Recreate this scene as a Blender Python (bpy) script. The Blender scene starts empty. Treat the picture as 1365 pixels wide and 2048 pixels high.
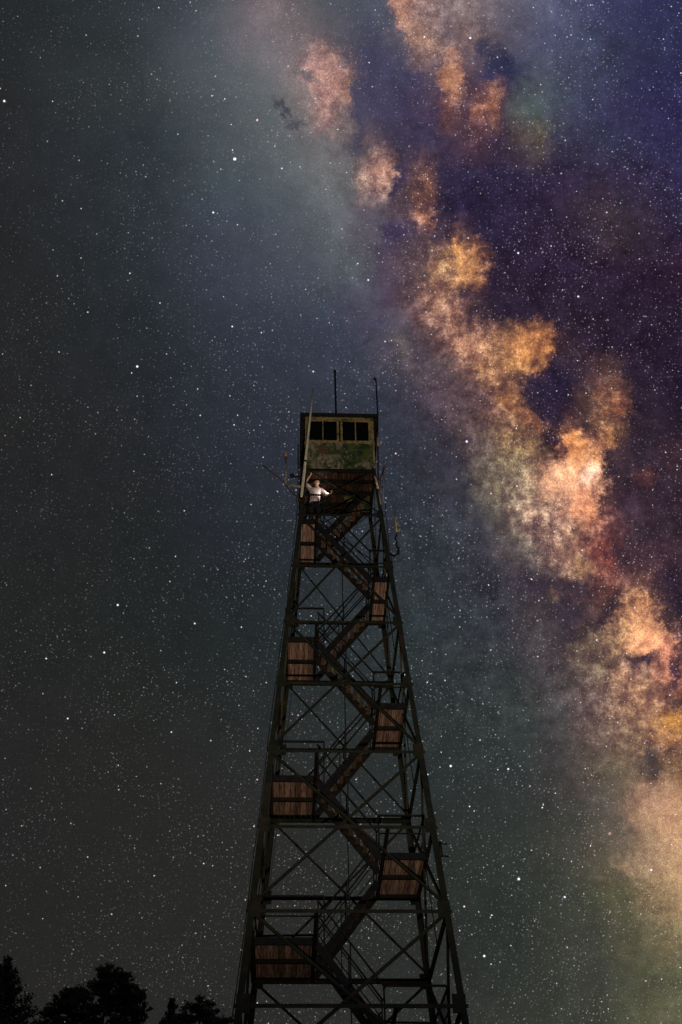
import bpy, bmesh, math, random
from mathutils import Vector, Matrix, noise as mnoise
R = math.radians
random.seed(7)
scene = bpy.context.scene
col = scene.collection

# ------------------------------------------------------------------ camera
CAM = Vector((0.0383, -26.476, 1.6))
PITCH, YAW, ROLL, FPX = 0.7234, 0.0007, -0.0156, 2315.7
fwd = Vector((math.sin(YAW)*math.cos(PITCH), math.cos(YAW)*math.cos(PITCH), math.sin(PITCH)))
r0 = Vector((math.cos(YAW), -math.sin(YAW), 0)); u0 = r0.cross(fwd)
rgt = r0*math.cos(ROLL) + u0*math.sin(ROLL)
upv = -r0*math.sin(ROLL) + u0*math.cos(ROLL)
cd = bpy.data.cameras.new('camera')
cam = bpy.data.objects.new('camera', cd); col.objects.link(cam)
cam.matrix_world = Matrix(((rgt.x, upv.x, -fwd.x, CAM.x), (rgt.y, upv.y, -fwd.y, CAM.y), (rgt.z, upv.z, -fwd.z, CAM.z), (0, 0, 0, 1)))
cd.sensor_fit = 'VERTICAL'; cd.sensor_height = 36; cd.lens = 36*FPX/2048
cd.clip_end = 3000
scene.camera = cam
scene.view_settings.view_transform = 'Standard'; scene.view_settings.look = 'None'
scene.view_settings.exposure = 0; scene.view_settings.gamma = 1
scene.cycles.use_denoising = False
scene.cycles.max_bounces = 5

# ------------------------------------------------------------------ night sky (world)
def lin(c): return tuple(((v/255)/12.92 if v/255 <= .04045 else ((v/255+.055)/1.055)**2.4) for v in c)
world = bpy.data.worlds.new('World'); scene.world = world; world.use_nodes = True
world.cycles.sampling_method = 'NONE'
NT = world.node_tree
for n in list(NT.nodes): NT.nodes.remove(n)
def N(tree, t, **kw):
    n = tree.nodes.new(t)
    for k, v in kw.items(): setattr(n, k, v)
    return n
def wire(tree, sock, v):
    if isinstance(v, bpy.types.NodeSocket): tree.links.new(v, sock)
    else: sock.default_value = v
def M(op, a, b=None, c=None, clamp=False, tree=None):
    tree = tree or NT
    n = N(tree, 'ShaderNodeMath', operation=op); n.use_clamp = clamp
    for i, v in enumerate((a, b, c)):
        if v is not None: wire(tree, n.inputs[i], v)
    return n.outputs[0]
def V(op, a, b=None, s=None, out=0, tree=None):
    tree = tree or NT
    n = N(tree, 'ShaderNodeVectorMath', operation=op)
    wire(tree, n.inputs[0], a)
    if b is not None: wire(tree, n.inputs[1], b)
    if s is not None: wire(tree, n.inputs['Scale'], s)
    return n.outputs[out]
def MR(v, a, b, c=0., d=1., smooth=False, tree=None):
    tree = tree or NT
    n = N(tree, 'ShaderNodeMapRange'); n.clamp = True
    if smooth: n.interpolation_type = 'SMOOTHSTEP'
    wire(tree, n.inputs['Value'], v)
    for k, x in zip(('From Min', 'From Max', 'To Min', 'To Max'), (a, b, c, d)): n.inputs[k].default_value = x
    return n.outputs[0]
def MIX(f, a, b, blend='MIX', tree=None):
    tree = tree or NT
    n = N(tree, 'ShaderNodeMix', data_type='RGBA', blend_type=blend)
    n.clamp_factor = False
    wire(tree, n.inputs[0], f)
    for i, v in ((6, a), (7, b)):
        if isinstance(v, tuple) and len(v) == 3: v = (*v, 1)
        wire(tree, n.inputs[i], v)
    return n.outputs[2]
def NOISE(vec, scale, detail=4, rough=.55, dist=0., lac=2., tree=None, out=0):
    tree = tree or NT
    n = N(tree, 'ShaderNodeTexNoise')
    wire(tree, n.inputs['Vector'], vec)
    n.inputs['Scale'].default_value = scale; n.inputs['Detail'].default_value = detail
    n.inputs['Roughness'].default_value = rough; n.inputs['Distortion'].default_value = dist
    n.inputs['Lacunarity'].default_value = lac
    return n.outputs[out]

def NOISE2(*a_, **k_):
    o = NOISE(*a_, **k_); o.node.noise_dimensions = '2D'; return o
# the chart of this part of the sky: fixed celestial axes (east, north and centre of the chart)
SKY_F = (0.000524656, 0.749566, 0.661929); SKY_R = tuple(rgt); SKY_U = tuple(upv); SKY_F = tuple(fwd)
tc = N(NT, 'ShaderNodeTexCoord').outputs['Generated']
dz = M('MAXIMUM', V('DOT_PRODUCT', tc, SKY_F, out=1), .08)
su = M('DIVIDE', V('DOT_PRODUCT', tc, SKY_R, out=1), dz)
sv = M('DIVIDE', V('DOT_PRODUCT', tc, SKY_U, out=1), dz)
# chart coordinates in thousandths: x to the east, y downwards
X = M('MULTIPLY_ADD', su, 2.3157, .6825); Y = M('MULTIPLY_ADD', sv, -2.3157, 1.024)
cxy = N(NT, 'ShaderNodeCombineXYZ'); wire(NT, cxy.inputs[0], X); wire(NT, cxy.inputs[1], Y)
P = cxy.outputs[0]
ROWS = {
0: '0:38,42,44 200:42,50,52 380:62,68,76 480:85,88,94 560:120,108,108 620:84,88,92 720:78,82,96 775:84,88,100 800:170,130,112 850:132,112,110 940:125,112,112 1020:98,94,110 1100:92,94,120 1200:62,64,96 1300:50,51,86 1365:47,48,82',
80: '0:38,42,44 250:45,52,54 420:75,84,92 530:112,110,114 620:110,102,104 680:88,86,92 740:72,74,92 800:90,86,98 835:150,120,106 900:110,96,104 940:118,98,96 1010:88,84,98 1100:78,80,106 1160:68,73,98 1230:53,54,80 1365:46,47,80',
150: '0:38,42,43 300:52,60,62 440:80,90,94 560:110,112,114 620:134,118,116 665:165,128,114 705:105,92,94 730:72,70,96 820:64,60,86 880:90,72,82 905:190,136,104 935:84,68,82 980:52,52,84 1030:58,56,84 1090:76,82,98 1160:64,67,90 1260:50,49,78 1365:45,43,78',
215: '0:38,40,42 300:50,58,60 440:74,84,88 540:92,100,102 610:118,112,110 650:160,126,116 690:120,102,98 715:78,74,94 800:62,56,82 870:76,60,80 890:120,84,76 930:74,56,70 990:140,94,76 1010:72,58,72 1050:84,92,90 1090:76,88,92 1150:66,66,92 1260:52,48,82 1365:46,42,80',
280: '0:38,40,42 300:46,56,60 450:74,84,88 570:96,102,104 640:108,106,108 690:100,94,96 715:62,60,80 735:96,82,90 770:66,58,78 860:56,50,76 950:84,58,66 1000:64,50,68 1060:84,72,70 1090:92,84,74 1120:58,54,74 1200:54,54,78 1365:46,42,78',
350: '0:37,39,41 300:46,54,58 450:70,82,88 560:84,94,98 640:108,112,112 690:98,98,100 720:130,112,102 750:165,130,112 780:120,92,86 795:62,52,76 830:100,72,70 860:92,66,68 880:50,42,68 1000:46,38,64 1200:54,44,66 1365:48,42,74',
420: '0:36,38,40 300:44,52,56 450:62,72,82 560:74,84,92 680:102,106,110 740:96,86,96 790:82,68,80 820:86,66,72 848:140,96,76 870:60,46,62 900:44,36,62 1100:46,36,58 1220:62,50,60 1365:46,40,68',
480: '0:36,38,39 300:42,50,54 450:58,66,76 560:70,76,86 680:88,94,100 730:90,86,96 770:62,52,76 820:86,68,78 860:70,54,70 900:70,50,62 915:110,78,66 940:60,44,60 970:42,34,58 1150:48,36,56 1230:56,44,54 1365:46,34,58',
535: '0:36,38,38 300:40,48,52 450:56,62,74 600:70,78,88 720:86,92,98 760:76,68,86 810:76,60,76 860:130,98,82 900:140,108,82 940:190,132,82 965:130,86,64 985:48,36,56 1100:42,30,52 1300:46,30,50',
590: '0:36,38,38 300:40,46,50 450:54,60,72 650:66,72,84 740:82,80,94 780:78,64,84 830:100,78,80 880:150,112,90 920:110,78,72 950:80,58,64 980:46,34,54 1365:42,28,48',
640: '0:36,38,38 300:38,44,48 450:50,56,66 650:58,64,78 760:76,72,90 800:88,80,90 830:80,66,78 870:130,96,84 920:134,96,80 950:76,56,64 1000:44,34,52 1100:46,34,50 1365:40,28,48',
695: '0:36,38,38 300:38,44,48 500:48,54,66 700:56,62,76 780:76,72,86 820:90,82,88 850:74,60,72 900:130,96,84 960:170,122,96 1010:150,110,80 1050:205,140,82 1090:180,116,66 1115:60,42,52 1200:42,30,48 1365:38,26,46',
745: '0:36,37,38 300:38,42,46 500:46,52,62 700:54,58,72 800:68,66,80 870:84,72,78 920:110,84,80 980:160,118,84 1040:120,84,66 1070:84,58,60 1110:42,32,52 1160:62,46,58 1210:92,66,62 1260:44,32,50 1365:38,26,46',
800: '0:36,37,38 300:37,41,45 500:44,50,60 750:52,56,68 860:66,60,74 930:88,66,72 990:108,76,66 1030:130,92,70 1060:60,46,58 1130:40,32,56 1180:100,72,62 1230:124,84,66 1270:48,36,50 1365:38,26,46',
855: '0:36,37,37 300:37,40,43 500:43,48,58 780:50,54,66 900:60,54,66 960:100,78,72 1020:130,98,74 1060:110,78,62 1100:56,42,54 1130:110,72,56 1170:60,44,50 1215:130,92,66 1260:50,38,50 1365:42,30,46',
905: '0:35,36,37 300:36,39,42 500:42,46,56 800:48,52,62 910:56,52,64 950:98,86,82 1020:136,116,84 1060:142,116,86 1090:76,54,54 1110:110,76,66 1150:225,150,104 1190:170,116,90 1210:70,50,56 1280:46,36,50 1365:62,42,50',
955: '0:35,36,37 300:36,38,41 500:40,45,54 800:48,52,62 920:58,56,66 970:100,94,86 1040:136,120,96 1090:190,144,110 1150:240,186,146 1190:235,170,130 1215:70,50,56 1280:50,38,52 1365:54,40,50',
1010: '0:35,36,37 300:35,38,40 500:40,44,52 800:46,50,60 920:56,56,66 980:92,88,86 1040:126,112,98 1100:160,128,108 1150:200,140,108 1180:215,142,98 1200:110,74,68 1240:64,46,58 1365:52,38,50',
1065: '0:35,36,37 300:35,38,40 500:38,43,50 850:46,52,60 960:60,60,70 1040:110,98,88 1110:140,116,102 1170:130,88,74 1210:104,62,62 1260:58,44,54 1365:52,38,48',
1120: '0:35,36,37 300:35,38,39 500:38,42,48 850:46,52,58 980:58,56,66 1050:88,80,80 1110:120,98,90 1170:150,110,90 1210:124,72,62 1240:72,50,60 1365:60,42,50',
1175: '0:35,36,36 300:35,38,39 500:36,41,45 850:48,54,58 1000:52,50,60 1090:62,52,60 1150:86,62,62 1190:90,62,60 1230:100,66,62 1280:110,76,66 1330:58,42,54 1365:50,36,50',
1230: '0:35,36,36 300:35,38,39 500:36,41,44 850:48,56,60 1000:54,56,64 1080:72,64,68 1140:62,52,60 1190:76,58,60 1230:100,74,64 1260:170,126,94 1290:205,150,110 1330:100,74,66 1365:58,42,54',
1290: '0:35,36,36 300:35,38,38 500:36,41,43 850:46,54,56 1000:56,58,64 1080:72,66,70 1130:66,58,64 1170:84,68,62 1220:130,104,82 1270:180,132,98 1300:230,160,120 1340:160,110,90 1365:90,60,60',
1340: '0:35,36,36 300:36,38,38 500:38,42,44 850:44,52,54 1020:56,60,62 1110:68,62,66 1160:98,84,78 1210:120,100,86 1250:110,80,72 1280:70,54,68 1310:110,82,76 1340:190,126,98 1365:130,80,66',
1400: '0:36,36,36 300:37,39,38 500:39,42,43 850:44,50,52 1030:56,62,62 1120:80,74,76 1200:104,84,78 1260:150,116,92 1310:150,110,88 1345:90,62,62 1365:120,80,60',
1460: '0:36,36,36 300:38,39,38 500:40,42,43 850:44,50,50 1030:54,60,60 1120:70,68,68 1200:102,84,78 1270:130,104,82 1320:140,104,78 1365:150,106,66',
1540: '0:37,37,37 300:39,39,38 500:41,42,42 850:42,48,48 1040:50,54,54 1130:66,62,62 1220:100,90,74 1280:104,88,72 1310:78,64,62 1340:120,94,70 1365:120,88,66',
1620: '0:37,37,37 300:39,39,38 500:41,42,41 850:42,46,46 1040:50,54,52 1140:64,64,60 1230:94,86,78 1290:140,116,90 1330:178,140,108 1365:168,132,96',
1700: '0:37,37,37 500:41,41,40 850:42,46,44 1040:50,54,50 1150:66,66,58 1240:100,90,74 1300:148,122,96 1365:182,146,108',
1780: '0:37,37,36 500:41,41,40 850:42,46,43 1040:48,52,48 1150:60,64,56 1250:86,84,62 1310:134,116,86 1365:172,142,104',
1860: '0:37,37,36 500:41,41,40 850:42,45,43 1040:46,50,46 1200:66,68,58 1300:96,92,70 1365:120,108,78',
1950: '0:38,37,36 500:41,41,40 850:43,46,44 1040:48,52,48 1200:62,64,56 1365:88,88,66',
2048: '0:38,37,36 500:41,41,40 850:45,47,45 1200:60,63,54 1365:96,96,72',
}
w0 = V('SUBTRACT', NOISE2(V('ADD', P, (1.7, 4.4, 0)), 2.6, 3, .5, out=1), (.5, .5, .5))
w1 = V('SUBTRACT', NOISE2(P, 8, 6, .62, out=1), (.5, .5, .5))
w2 = V('SUBTRACT', NOISE2(V('ADD', P, (7.3, 2.1, 0)), 26, 9, .74, out=1), (.5, .5, .5))
w3 = V('SUBTRACT', NOISE2(V('ADD', P, (2.3, 8.1, 0)), 75, 5, .7, out=1), (.5, .5, .5))
warm_side = MR(X, .40, .80, .9, 1.0, True)
warp = V('ADD', V('ADD', V('SCALE', w1, s=.038), V('SCALE', w2, s=.062)), V('SCALE', w0, s=MR(X, .4, .8, .10, .025)))
PW = V('ADD', P, V('SCALE', V('ADD', warp, V('SCALE', w3, s=.040)), s=warm_side))
sx = N(NT, 'ShaderNodeSeparateXYZ'); wire(NT, sx.inputs[0], PW)
XW = MR(sx.outputs[0], 0, 1.365); YW = sx.outputs[1]
ys = sorted(ROWS); acc = None
for i, y in enumerate(ys):
    if i and i % 5 == 0: XW = M('ADD', XW, V('DOT_PRODUCT', acc, (1e-9, 0, 0), out=1))      # keeps the node order, no visible effect
    rp = N(NT, 'ShaderNodeValToRGB'); cr = rp.color_ramp; cr.interpolation = 'LINEAR'
    stops = []
    for s in ROWS[y].split():
        xx, c = s.split(':'); stops.append((float(xx)/1365, lin([float(v) for v in c.split(',')])))
    while len(cr.elements) < len(stops): cr.elements.new(.5)
    for e, (p, c) in zip(cr.elements, stops): e.position = p
    for e, (p, c) in zip(cr.elements, stops): e.color = (*c, 1)
    NT.links.new(XW, rp.inputs[0])
    if acc is None: acc = rp.outputs[0]
    else: acc = MIX(MR(YW, ys[i-1]/1000, y/1000), acc, rp.outputs[0])
# named star clouds and dark nebulae of the band: x, y, half sizes, turn, colour, opacity
CLOUDS = """805,25,16,40,-20,175,132,112,.7|850,75,45,14,45,150,118,100,.6|905,115,13,28,10,180,134,106,.6|890,155,14,22,10,165,118,88,.7|992,195,12,26,10,150,106,86,.6|970,222,28,9,-35,140,92,76,.6|1070,175,30,40,0,74,82,84,.35
965,95,20,14,0,52,52,82,.7|1010,130,35,22,30,46,48,76,.75|740,140,45,80,0,66,64,88,.5|800,395,60,30,30,86,70,80,.6|825,530,45,60,0,92,76,82,.55|850,740,70,40,20,92,80,84,.55|905,800,60,40,35,84,68,76,.55|935,860,40,30,40,88,72,74,.6|730,440,35,60,0,92,88,98,.55
655,150,28,45,-10,174,136,124,.6|690,180,12,26,0,160,122,98,.6|680,235,18,40,-5,122,110,108,.5
566,212,18,9,40,58,64,78,.7|572,224,9,10,0,56,62,76,.5|588,243,18,7,-20,56,62,78,.6|622,152,22,6,20,88,90,96,.65|700,300,20,16,0,66,66,86,.6
745,350,34,38,0,160,128,112,.65|760,345,16,22,0,195,150,126,.65|848,370,14,30,20,114,78,66,.6|790,365,9,30,10,48,42,76,.75
845,430,17,22,0,146,102,82,.7|790,465,34,22,10,56,50,78,.7|840,480,18,25,0,92,72,78,.5
880,600,35,35,10,138,102,86,.6|860,640,35,25,20,122,90,80,.5|890,540,24,30,-10,152,116,86,.75|940,545,22,30,10,180,130,88,.6|918,510,12,18,0,215,154,98,.7|910,552,4,14,0,80,60,64,.6|932,595,14,18,0,60,44,62,.7|862,550,12,9,0,70,56,70,.6
800,690,12,26,-20,102,92,88,.6|830,700,8,30,-25,62,54,74,.6
945,690,36,24,5,170,124,98,.75|1000,700,30,20,0,142,102,76,.6|1050,690,30,18,15,212,150,94,.7|1075,715,22,20,20,205,142,84,.6|1020,735,35,14,-10,172,124,80,.6|980,755,30,14,0,148,106,78,.6
1085,775,42,24,0,40,31,54,.85|1050,790,35,14,10,52,42,58,.6|1100,820,40,25,0,42,33,56,.8
1020,800,20,22,30,155,108,72,.7|1060,840,45,12,28,134,88,62,.7
1210,790,20,22,30,116,78,62,.7|1236,815,16,16,0,156,98,66,.7|1212,878,14,14,0,175,122,76,.75
1050,890,40,22,10,144,114,80,.6|1010,960,50,50,0,118,106,86,.6|960,910,20,35,10,92,80,78,.6|1060,990,50,40,0,138,118,98,.6|1090,1030,45,40,0,162,128,110,.6|1110,965,35,30,0,208,158,122,.7
1150,955,45,32,0,246,186,142,.9|1165,920,30,22,30,240,172,114,.85|1150,885,18,20,0,212,142,88,.85|1190,915,11,22,-40,216,156,104,.7|1182,950,15,20,0,255,216,184,.8|1165,1010,25,25,0,232,162,118,.85
1100,872,18,18,-20,48,34,46,.9|1115,905,10,18,30,78,50,50,.75|1218,940,10,25,-35,42,32,44,.85|1070,922,8,5,0,90,72,64,.6|935,962,7,10,0,52,48,58,.6
1140,1090,40,38,0,150,114,94,.6|1165,1140,20,16,0,165,130,92,.7|1200,1100,30,18,30,134,74,62,.7|1115,1052,10,8,0,88,62,62,.7
1150,1178,75,12,8,56,46,58,.75|1075,1160,35,20,20,56,48,62,.6|1215,1170,22,28,30,112,70,62,.6|1110,1190,12,14,0,104,80,68,.6|1140,1225,25,32,-20,56,46,58,.8|1212,1230,10,55,35,54,40,54,.8
1200,1310,40,40,0,118,100,82,.6|1250,1280,30,30,0,154,118,88,.7|1280,1240,32,30,0,205,150,106,.85|1290,1205,20,18,0,172,118,80,.7|1302,1280,35,30,0,236,168,120,.85|1335,1300,14,30,0,190,120,98,.6
1332,1240,10,25,-20,66,48,56,.75|1350,1180,30,50,0,46,34,50,.8|1355,1340,10,32,0,54,40,60,.85|1286,1318,22,8,-15,54,50,70,.9|1255,1322,18,8,-10,80,58,68,.7
1270,1362,45,25,0,164,124,96,.7|1320,1345,14,20,0,182,122,96,.6|1300,1405,45,30,0,164,124,94,.6|1345,1442,25,18,0,186,130,62,.7|1356,1405,10,12,0,48,36,50,.6
1340,1480,20,15,0,172,120,78,.6|1300,1525,22,16,-20,64,56,60,.7|1350,1512,12,14,0,80,60,62,.6
1310,1610,45,38,-10,176,138,110,.6|1350,1650,30,40,0,190,148,112,.5|1290,1720,60,20,-10,160,134,106,.5|1228,1735,28,6,35,70,74,60,.65
1290,950,16,14,0,98,58,54,.6"""
for ci, line in enumerate(CLOUDS.replace('\n', '|').split('|')):
    if ci % 8 == 0: PW = V('ADD', PW, V('SCALE', acc, s=1e-9))
    x, y, ax, ay, an, cr_, cg_, cb_, op = [float(v) for v in line.split(',')]
    mp = N(NT, 'ShaderNodeMapping', vector_type='TEXTURE'); NT.links.new(PW, mp.inputs['Vector'])
    mp.inputs['Location'].default_value = (x/1000, y/1000, 0); mp.inputs['Rotation'].default_value = (0, 0, R(an)); mp.inputs['Scale'].default_value = (ax/1000, ay/1000, 1)
    acc = MIX(MR(V('LENGTH', mp.outputs[0], out=1), 1.85, .2, 0, min(1, op*1.08), True), acc, lin((cr_, cg_, cb_)))
base = acc
sc_ = N(NT, 'ShaderNodeSeparateColor'); NT.links.new(base, sc_.inputs[0])
warmth = MR(M('SUBTRACT', sc_.outputs[0], M('MULTIPLY', sc_.outputs[2], .85)), .002, .12, 0, 1)
rightside = MR(X, .55, .95, 0, 1, True)
soft = M('MULTIPLY', MR(Y, 1.36, 1.62, 1, .35, True), MR(Y, .12, .45, .6, 1, True))
tex = M('SUBTRACT', NOISE2(V('ADD', P, V('SCALE', w2, s=.012)), 46, 9, .76), .5)
tex2 = M('SUBTRACT', NOISE2(V('ADD', P, (3.3, .4, 0)), 17, 6, .62, .3), .5)
ridge = M('ABSOLUTE', M('SUBTRACT', NOISE2(V('ADD', P, (5.1, 9.4, 0)), 11, 9, .74, .0), .5))
lane = MR(ridge, 0, .11, -1., 0, True)        # fine branching dust lanes
grain = M('SUBTRACT', NOISE2(P, 300, 2, .6), .5)
ex = M('MULTIPLY', tex, M('MULTIPLY_ADD', warmth, 5.4, M('MULTIPLY_ADD', rightside, 2.2, .4)))
ex = M('ADD', ex, M('MULTIPLY', tex2, M('MULTIPLY_ADD', warmth, 2.4, M('MULTIPLY_ADD', rightside, 1.2, .7))))
ex = M('ADD', ex, M('MULTIPLY', lane, M('MULTIPLY_ADD', warmth, .42, M('MULTIPLY', rightside, .14))))
ex = M('MULTIPLY', ex, M('MULTIPLY', soft, MR(sc_.outputs[0], .22, .75, 1, .5)))
ex = M('ADD', ex, M('MULTIPLY', grain, M('MULTIPLY_ADD', warmth, 1.1, .8)))
ex = M('ADD', ex, M('MULTIPLY', warmth, .26))
fac = M('POWER', 2., ex)
skycol = V('MULTIPLY', V('SCALE', base, s=fac), MIX(MR(X, .5, .8), MIX(MR(Y, .5, 1.2), (1.03, .96, .99), (.98, .995, .97)), (1, 1, 1)))
# dust reddens the thin parts, the thick star clouds are cream
tint = MIX(MR(ex, -1.1, 1.1), (1.07, .89, 1.02), (1.0, 1.04, 1.0))
skycol = V('MULTIPLY', skycol, MIX(warmth, (1, 1, 1), tint))
dust = MIX(MR(fac, .25, 1.0), (.022, .014, .024), (0, 0, 0))
skycol = V('ADD', skycol, V('SCALE', dust, s=warmth))
# stars, three sizes of cell
def star_layer(cell, amp, pw, sig, off, tintk=.35):
    vo = N(NT, 'ShaderNodeTexVoronoi', voronoi_dimensions='2D', feature='F1')
    global PS
    if stars is not None: PS = V('ADD', PS, V('SCALE', stars, s=1e-9))
    mp = N(NT, 'ShaderNodeMapping'); NT.links.new(V('ADD', PS, V('SCALE', w1, s=.02)), mp.inputs['Vector'])
    mp.inputs['Location'].default_value = (off, off*.7, 0); mp.inputs['Rotation'].default_value = (0, 0, off)
    wire(NT, vo.inputs['Vector'], mp.outputs[0])
    vo.inputs['Scale'].default_value = 1000/cell; vo.inputs['Randomness'].default_value = 1
    s3 = N(NT, 'ShaderNodeSeparateColor'); NT.links.new(vo.outputs['Color'], s3.inputs[0])
    d = M('MULTIPLY', vo.outputs['Distance'], cell/sig)
    g = M('POWER', 2.71828, M('MULTIPLY', M('MULTIPLY', d, d), -1.))
    b = M('MULTIPLY', M('POWER', s3.outputs[0], pw), amp)
    tn = MIX(M('POWER', s3.outputs[1], 3.), (.95, .98, 1.0), (1.0, .62, .55))
    return V('SCALE', tn, s=M('MULTIPLY', g, b))
clus = MR(NOISE2(P, 9, 3, .6), .38, .66, .35, 1.5)
clus = M('MULTIPLY', clus, MR(X, .15, 1.1, .5, 1.3))
PS, stars = V('ADD', P, V('SCALE', skycol, s=1e-9)), None
stars = V('MULTIPLY', V('SCALE', star_layer(7.3, .16, 2.6, .85, 53.1), s=clus), MIX(warmth, (1, 1, 1), (2.2, 1.6, 1.2)))
stars = V('ADD', stars, V('SCALE', star_layer(10.7, .42, 4, .85, 3.1), s=clus))
stars = V('ADD', stars, V('SCALE', star_layer(21, 1.0, 6, .9, 11.7), s=clus))
stars = V('ADD', stars, star_layer(48, 1.7, 7, .95, 23.3))
stars = V('ADD', stars, star_layer(110, 2.0, 8, 1.1, 37.9))
for (x, y, s, a, c) in [(470, 318, 2.6, 5, 0), (275, 733, 2.0, 4, 0), (934, 883, 2.1, 4, 2), (236, 1210, 1.9, 3, 0), (209, 1305, 1.8, 3, 0), (427, 425, 1.8, 3, 0),
        (9, 202, 2.2, 3, 0), (941, 76, 2.2, 3, 2), (1157, 593, 1.9, 3, 2), (1037, 506, 2, 3, 2), (1038, 1758, 2.5, 4, 2), (1130, 1794, 2.1, 3, 2), (969, 1912, 2.2, 4, 2),
        (902, 1532, 2.1, 4, 2), (929, 1813, 1.8, 3, 1), (627, 743, 1.7, 2.5, 2), (1017, 1538, 1.8, 3, 0), (1303, 1740, 1.9, 3, 2), (1220, 1667, 3.2, .8, 1), (136, 1437, 1.6, 2.5, 0),
        (390, 1247, 1.6, 2.5, 0), (1194, 1280, 1.7, 2, 0), (1076, 1313, 1.6, 2, 1), (737, 560, 1.7, 3, 2), (515, 240, 2, 2.5, 1), (792, 907, 1.7, 2.5, 1), (465, 653, 1.6, 2.5, 0)]:
    nst = globals().get('nst', 0)+1
    if nst % 4 == 1: PS = V('ADD', PS, V('SCALE', stars, s=1e-9))
    d = V('DISTANCE', PS, (x/1000, y/1000, 0), out=1)
    d = M('MULTIPLY', d, 1000/(s*.74))
    g = M('MULTIPLY', M('POWER', 2.71828, M('MULTIPLY', M('MULTIPLY', d, d), -1.)), a*.7)
    stars = V('ADD', stars, V('SCALE', [(1, .97, .95), (1, .6, .5), (.78, .76, 1)][c], s=g))
total = V('ADD', skycol, stars)
bg = N(NT, 'ShaderNodeBackground'); NT.links.new(total, bg.inputs[0]); bg.inputs[1].default_value = 1
wo = N(NT, 'ShaderNodeOutputWorld'); NT.links.new(bg.outputs[0], wo.inputs[0])

# a trace of moonlight
moon = bpy.data.lights.new('moon', 'SUN'); moon.energy = .03; moon.angle = R(.5); moon.color = (.85, .9, 1)
mo = bpy.data.objects.new('moon', moon); col.objects.link(mo)
mo.rotation_euler = (R(58), 0, R(25))

# ------------------------------------------------------------------ helpers
def setp(o, label=None, cat=None, group=None, kind=None):
    if label: o['label'] = label
    if cat: o['category'] = cat
    if group: o['group'] = group
    if kind: o['kind'] = kind
    return o
def obj(name, bm, mat, parent=None, loc=(0, 0, 0), smooth=False):
    me = bpy.data.meshes.new(name); bm.to_mesh(me); bm.free()
    me.materials.append(mat)
    if smooth:
        for p in me.polygons: p.use_smooth = True
    o = bpy.data.objects.new(name, me); col.objects.link(o)
    if parent: o.parent = parent
    o.location = loc
    return o
def add_box(bm, a, b):
    a, b = Vector(a), Vector(b)
    vs = [bm.verts.new((x, y, z)) for x in (a.x, b.x) for y in (a.y, b.y) for z in (a.z, b.z)]
    for f in ((0, 1, 3, 2), (4, 6, 7, 5), (0, 4, 5, 1), (2, 3, 7, 6), (0, 2, 6, 4), (1, 5, 7, 3)): bm.faces.new([vs[i] for i in f])
def frame_of(p0, p1, side=None):
    d = (p1-p0).normalized()
    s = Vector(side) if side is not None else (Vector((0, 0, 1)) if abs(d.z) < .95 else Vector((1, 0, 0)))
    a = (s - d*s.dot(d)).normalized(); b = d.cross(a)
    return d, a, b
def add_bar(bm, p0, p1, wa, wb, side=None):
    """rectangular bar: wa along 'side', wb across"""
    p0, p1 = Vector(p0), Vector(p1); d, a, b = frame_of(p0, p1, side)
    ring = [(-1, -1), (1, -1), (1, 1), (-1, 1)]
    v = [[bm.verts.new(p + a*x*wa/2 + b*y*wb/2) for x, y in ring] for p in (p0, p1)]
    for i in range(4): bm.faces.new((v[0][i], v[0][(i+1) % 4], v[1][(i+1) % 4], v[1][i]))
    bm.faces.new(v[0][::-1]); bm.faces.new(v[1])
def add_angle(bm, p0, p1, da, db, s, t=.012):
    """steel angle: two flanges of width s from the edge line p0-p1 along da and db"""
    p0, p1 = Vector(p0), Vector(p1); d = (p1-p0).normalized()
    a = Vector(da); a = (a - d*a.dot(d)).normalized()
    b = Vector(db); b = (b - d*b.dot(d) - a*b.dot(a)).normalized()
    prof = [(0, 0), (s, 0), (s, t), (t, t), (t, s), (0, s)]
    v = [[bm.verts.new(p + a*x + b*y) for x, y in prof] for p in (p0, p1)]
    for i in range(6): bm.faces.new((v[0][i], v[0][(i+1) % 6], v[1][(i+1) % 6], v[1][i]))
    bm.faces.new(v[0][::-1]); bm.faces.new(v[1])
def add_tube(bm, pts, rad, n=8):
    pts = [Vector(p) for p in pts]
    if not isinstance(rad, (list, tuple)): rad = [rad]*len(pts)
    rings = []
    for i, p in enumerate(pts):
        d = (pts[min(i+1, len(pts)-1)] - pts[max(i-1, 0)]).normalized()
        s = Vector((0, 0, 1)) if abs(d.z) < .9 else Vector((1, 0, 0))
        a = (s-d*s.dot(d)).normalized(); b = d.cross(a)
        rings.append([bm.verts.new(p + (a*math.cos(2*math.pi*j/n)+b*math.sin(2*math.pi*j/n))*rad[i]) for j in range(n)])
    for i in range(len(rings)-1):
        for j in range(n): bm.faces.new((rings[i][j], rings[i][(j+1) % n], rings[i+1][(j+1) % n], rings[i+1][j]))
    bm.faces.new(rings[0][::-1]); bm.faces.new(rings[-1])
def add_ball(bm, c, r, sq=(1, 1, 1)):
    g = bmesh.ops.create_icosphere(bm, subdivisions=2, radius=1)
    for v in g['verts']: v.co = Vector((v.co.x*r*sq[0], v.co.y*r*sq[1], v.co.z*r*sq[2])) + Vector(c)
NB = bmesh.new

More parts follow.
